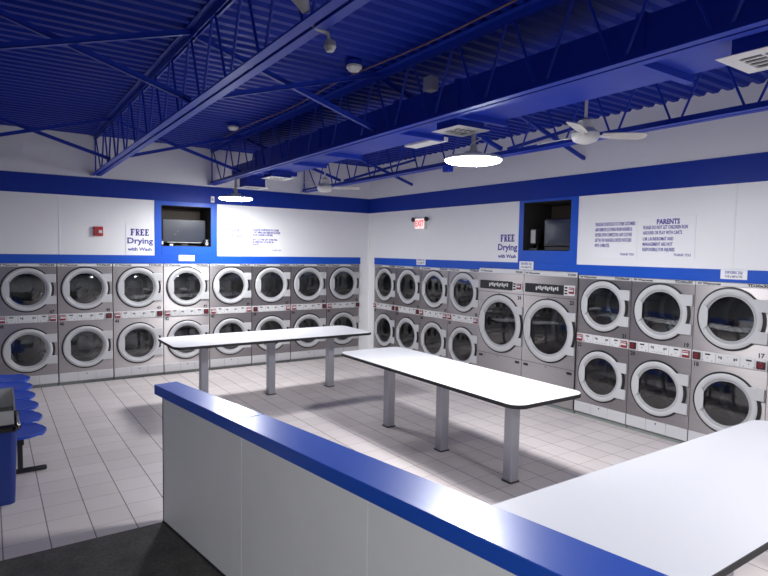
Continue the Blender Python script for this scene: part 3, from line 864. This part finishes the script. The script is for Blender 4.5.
# ------------------------------------------------------------------ signs and wall things
def wall_thing(name, label, cat, side, a, z, group=None):
    """side 'b': back wall at x=a;  side 'r': right wall at y=a"""
    if side == 'b': return thing(name, label, cat, (a, -.001, z), 0, group)
    return thing(name, label, cat, (-.001, a, z), -PI/2, group)
def sheet(t, w, h, th=.004, m=PAPER, y=0):
    b = MB(); b.box((-w/2, y-th, -h/2), (w/2, y, h/2), bevel=.001, seg=1); return b.build('sheet', m, t)
def free_sign(side, a, z, w, h, label):
    t = wall_thing('paper_sign', label, 'sign', side, a, z, 'free drying signs'); sheet(t, w, h)
    b = MB(); hh, st, th = .112, .025, .0165                # FREE in bold slab-serif capitals
    def bar(x0, x1, z0, z1): b.box((x0, -.0056, .071+z0), (x1, -.0038, .071+z1))
    for k, ch in enumerate('FREE'):
        x = -.147+.0755*k
        bar(x+.007, x+.007+st, 0, hh); bar(x, x+.036, 0, th*.8); 
        if ch in 'FE':
            bar(x, x+.062, hh-th, hh); bar(x+.052, x+.062, hh-.034, hh); bar(x+.02, x+.046, hh*.5-th*.4, hh*.5+th*.5); bar(x+.039, x+.046, hh*.5-.018, hh*.5+.018)
        if ch == 'E': bar(x, x+.064, 0, th); bar(x+.054, x+.064, 0, .036)
        if ch == 'R':
            bar(x, x+.036, hh-th*.8, hh)
            b.lathe([(.030, -.0018), (.030, 0), (.0155, 0), (.0155, -.0018)], n=14, c=(x+.034, -.0038, .071+hh-.030), close=True, ang=(-PI/2, PI/2), capends=True)
            b.box((x+.02, -.0056, .071+hh-.0600), (x+.036, -.0038, .071+hh-.0455))
            v = [(x+.030, .071+.052), (x+.049, .071+.052), (x+.070, .071), (x+.048, .071)]
            b.prism([(p[0], p[1]) for p in v][::-1], 0, .0018, M=Matrix(((1,0,0,0),(0,0,-1,-.0038),(0,1,0,0),(0,0,0,1))))
    b.build('lettering', BLUE_INK, t)
    text('lettering', 'Drying', .135, 0, -.0045, -.02, BLUE_INK, t, .0034, 1.12)
    text('lettering', 'with Wash', .075, 0, -.0045, -.158, BLUE_INK, t, .0022, 1.15)
free_sign('b', -4.60, 2.345, .445, .485, 'white FREE Drying with Wash sign on the back wall beside the alarm')
free_sign('r', -3.985, 2.335, .475, .47, 'white FREE Drying with Wash sign on the right wall beside the niche')
t = wall_thing('paper_sign', 'small faded notice on the back wall right of the television niche', 'sign', 'b', -2.97, 2.49); sheet(t, .34, .30)
text('lettering', 'PLEASE', .066, -.0, -.0045, .075, BLUE_INK, t, .002, 1.0)
text('lettering', 'DO NOT', .045, -.0, -.0045, .022, GREY_INK, t, .0, 1.0)
text('lettering', 'SIT ON TABLES', .042, -.0, -.0045, -.030, BLUE_INK, t, .0022, .95)
text('lettering', 'THANK YOU', .030, .09, -.0045, -.085, GREY_INK, t, .0, 1.0)
t = wall_thing('paper_sign', 'wide notice with two blue paragraphs on the back wall', 'sign', 'b', -2.32, 2.40); sheet(t, .62, .47)
text('lettering', 'PLEASE BE COURTEOUS TO OTHER\nCUSTOMERS AND REMOVE CLOTHES\nFROM WASHERS & DRYERS.', .050, -.29, -.0045, .135, BLUE_INK, t, .0018, .66, 'LEFT', .95)
text('lettering', 'ANY CLOTHES LEFT OVER WILL\nBE REMOVED & PLACED IN\nBASKETS.', .050, -.29, -.0045, -.045, BLUE_INK, t, .0018, .70, 'LEFT', .95)
text('lettering', 'THANK YOU', .036, .29, -.0045, -.195, BLUE_INK, t, .0004, .9, 'RIGHT')
t = wall_thing('paper_sign', 'notice about removing clothing on the right wall, left of the PARENTS sign', 'sign', 'r', -5.86, 2.43); sheet(t, .62, .50)
text('lettering', 'PLEASE BE COURTEOUS TO OTHER CUSTOMERS\nAND REMOVE CLOTHING FROM WASHERS &\nDRYERS UPON COMPLETION. ANY CLOTHES\nLEFT IN THE WASHERS & DRYERS WATCHED\nWITH 10 MINUTES.', .062, -.295, -.0045, .055, BLUE_INK, t, .0014, .425, 'LEFT', 1.12)
text('lettering', 'THANK YOU', .042, .28, -.0045, -.195, BLUE_INK, t, .0006, .8, 'RIGHT')
t = wall_thing('paper_sign', 'PARENTS sign with blue lettering on the right wall', 'sign', 'r', -6.565, 2.448); sheet(t, .66, .51)
text('lettering', 'PARENTS', .085, .0, -.0045, .185, BLUE_INK, t, .003, .82)
text('lettering', 'PLEASE DO NOT LET CHILDREN RUN\nAROUND OR PLAY WITH CARTS', .058, -.315, -.0045, .087, BLUE_INK, t, .0014, .57, 'LEFT', 1.12)
text('lettering', 'U.M. LAUNDROMAT AND\nMANAGEMENT ARE NOT\nRESPONSIBLE FOR INJURIES', .058, -.315, -.0045, -.085, BLUE_INK, t, .0014, .58, 'LEFT', 1.12)
text('lettering', 'THANK YOU', .044, .29, -.0045, -.212, BLUE_INK, t, .0006, .8, 'RIGHT')
def card(side, a, z, w, h, label, l1, l2):
    t = wall_thing('price_card', label, 'sign', side, a, z, 'white price cards on the blue band'); t.location = t.location + (Vector((0, -.008, 0)) if side == 'b' else Vector((-.008, 0, 0)))
    sheet(t, w, h)
    text('lettering', l1, h*.40, 0, -.0045, h*.20, BLUE_INK, t, .0006, .82); text('lettering', l2, h*.34, 0, -.0045, -h*.22, GREY_INK, t, .0003, .72)
card('b', -3.83, 2.045, .275, .105, 'white price card on the blue band below the television niche', 'DRYERS 25¢', 'FOR 6 MINUTES')
card('r', -1.815, 2.043, .27, .125, 'white price card on the blue band above the second right-wall dryer', 'DRYERS 25¢', 'FOR 6 MINUTES')
card('r', -4.39, 2.045, .275, .125, 'white price card on the blue band between the large dryers', 'DRYERS 25¢', 'FOR 6 MINUTES')
card('r', -7.335, 2.033, .275, .105, 'white price card on the blue band near the right edge', 'DRYERS 25¢', 'FOR 6 MINUTES')

t = wall_thing('fire_alarm', 'red fire alarm strobe on the white back wall', 'fire alarm', 'b', -5.235, 2.468)
b = MB(); b.box((-.068, -.045, -.075), (.068, 0, .075), bevel=.008); b.build('housing', ALARM_RED, t)
b = MB(); b.box((-.005, -.062, -.03), (.048, -.044, .018), bevel=.006); b.build('strobe_lens', PANEL_WHITE, t)
t = wall_thing('wall_sensor', 'small pale box sensor on the blue band above the television niche', 'sensor', 'b', -3.375, 3.10)
t.location.y = -.009
b = MB(); b.box((-.032, -.03, -.055), (.032, 0, .055), bevel=.006); b.build('housing', DIFF_WHITE, t)
b = MB(); b.box((-.022, -.033, -.03), (.022, -.029, .02), bevel=.002, seg=1); b.build('lens', INNER_GREY, t)

t = wall_thing('exit_sign', 'lit red EXIT sign with two lamp heads on the right wall', 'exit sign', 'r', -1.80, 2.745)
b = MB(); b.box((-.15, -.05, -.10), (.15, 0, .11), bevel=.008); b.build('housing', DIFF_WHITE, t)
b = MB(); b.box((-.138, -.054, -.088), (.138, -.049, .098), bevel=.002, seg=1); fc = b.build('face', EXIT_FACE, t)
text('lettering', 'EXIT', .155, 0, -.0555, .003, EXIT_RED, t, .004, .80)
for s in (-1, 1):
    b = MB(); b.tube([(s*.13, -.02, .10), (s*.17, -.03, .12)], .012, 8); b.lathe([(.0, .03), (.035, .025), (.045, -.02), (.04, -.025), (0, -.02)], n=18, c=(s*.195, -.045, .085)); b.build('lamp_head', BLACK_PL, t, smooth=True)

# niche contents
t = thing('television', 'grey flat television standing in the back wall niche', 'television', (-3.797, .26, NB[2]+.0065))
b = MB(); b.box((-.385, -.03, .055), (.375, .03, .475), bevel=.008); b.build('case', BLACK_PL, t)
b = MB(); b.box((-.365, -.034, .085), (.355, -.029, .458), bevel=.002, seg=1); b.build('screen', SCREEN, t)
b = MB(); b.box((-.30, -.036, .060), (.30, -.030, .072)); b.build('lower_trim', GALV, t)
b = MB(); b.prism(rounded(-.22, -.09, .22, .09, .05, 4), 0, .014); b.box((-.05, -.015, .01), (.05, .015, .06)); b.build('stand', BLACK_PL, t)
def gadget(name, cat, label, loc, rz, w, d, h, m, extra):
    t = thing(name, label, cat, loc, rz)
    b = MB(); b.box((-w/2, -d/2, 0), (w/2, d/2, h), bevel=min(w, d, h)*.12); b.build('case', m, t)
    b = MB()
    if extra == 'cone':
        b.lathe([(w*.36, 0), (w*.36, -.005), (w*.28, -.004), (0, .004)], n=18, c=(0, -d/2, h*.4)); b.lathe([(w*.2, 0), (w*.2, -.005), (0, -.003)], n=14, c=(0, -d/2, h*.78))
    else:
        b.box((-w*.34, -d/2-.003, h*.25), (w*.34, -d/2, h*.7))
    b.build('front_panel', INNER_GREY if extra == 'cone' else PANEL_WHITE, t)
gadget('speaker', 'speaker', 'small black speaker at the right end of the back niche', (-3.455, .10, NB[2]+.0065), 0, .075, .09, .13, BLACK_PL, 'cone')
gadget('adapter_box', 'adapter', 'small white box in front of the flat television', (-4.07, .09, NB[2]+.0065), 0, .06, .05, .035, DIFF_WHITE, 'panel')
gadget('media_box', 'media box', 'small black upright box at the left end of the back niche', (-4.218, .12, NB[2]+.0065), 0, .045, .08, .11, BLACK_PL, 'panel')
t = thing('television', 'bulky black tube television in the right wall niche', 'television', (.10, -4.865, NR[2]+.0065), -PI/2)
b = MB(); b.box((-.258, .0, .05), (.258, .09, .465), bevel=.02); b.box((-.20, .08, .07), (.20, .42, .41), bevel=.05); b.build('case', BLACK_PL, t)
b = MB()
nn = 10; rows = [[b.bm.verts.new((-.236+.472*i/nn, -.004-.018*(1-(2*i/nn-1)**2)*(1-(2*j/nn-1)**2)**.5, .08+.365*j/nn)) for i in range(nn+1)] for j in range(nn+1)]
for j in range(nn):
    for i in range(nn): b.face([rows[j][i], rows[j][i+1], rows[j+1][i+1], rows[j+1][i]])
b.build('screen', CRT, t, smooth=True)
b = MB(); b.box((-.22, -.02, 0), (.22, .38, .052), bevel=.006); b.build('stand', BLACK_PL, t)
t = thing('network_box', 'grey upright electronics box beside the tube television', 'electronics box', (.08, -4.425, NR[2]+.0065), -PI/2)
b = MB(); b.box((-.055, 0, .09), (.055, .10, .32), bevel=.006); b.build('case', BLACK_PL, t)
b = MB(); b.box((-.045, -.005, .11), (.045, .001, .30), bevel=.003, seg=1); b.build('front_panel', INNER_GREY, t)
b = MB()
for s in (-.04, .04): b.tube([(s, .05, .10), (s*1.3, .04, .06), (s*1.6, .03, .0)], .008, 6)
b.box((-.09, -.01, 0), (.09, .10, .03), bevel=.004, seg=1); b.build('stand', BLACK_PL, t)

# ------------------------------------------------------------------ world, camera, view
w = bpy.data.worlds.new('World'); SC.world = w; w.use_nodes = True
w.node_tree.nodes['Background'].inputs[0].default_value = (.02, .025, .04, 1); w.node_tree.nodes['Background'].inputs[1].default_value = .2

yaw, pitch, roll = math.radians(34.50212676), math.radians(-3.62484389), math.radians(.97979897)
f = Vector((math.sin(yaw)*math.cos(pitch), math.cos(yaw)*math.cos(pitch), math.sin(pitch)))
r = Vector((math.cos(yaw), -math.sin(yaw), 0)); u = r.cross(f)
r2 = r*math.cos(roll)+u*math.sin(roll); u2 = u*math.cos(roll)-r*math.sin(roll)
cd = bpy.data.cameras.new('camera'); cam = bpy.data.objects.new('camera', cd); COL.objects.link(cam)
M = Matrix((( r2.x, u2.x, -f.x, -6.7146), (r2.y, u2.y, -f.y, -10.3572), (r2.z, u2.z, -f.z, 2.22), (0, 0, 0, 1)))
cam.matrix_world = M
cd.sensor_fit = 'HORIZONTAL'; cd.sensor_width = 36; cd.lens = 576.261/768*36; cd.clip_start = .05; cd.clip_end = 100
SC.camera = cam
SC.view_settings.view_transform = 'Standard'; SC.view_settings.look = 'None'
SC.view_settings.gamma = 1; SC.view_settings.use_curve_mapping = False
SC.view_settings.exposure = 0.12
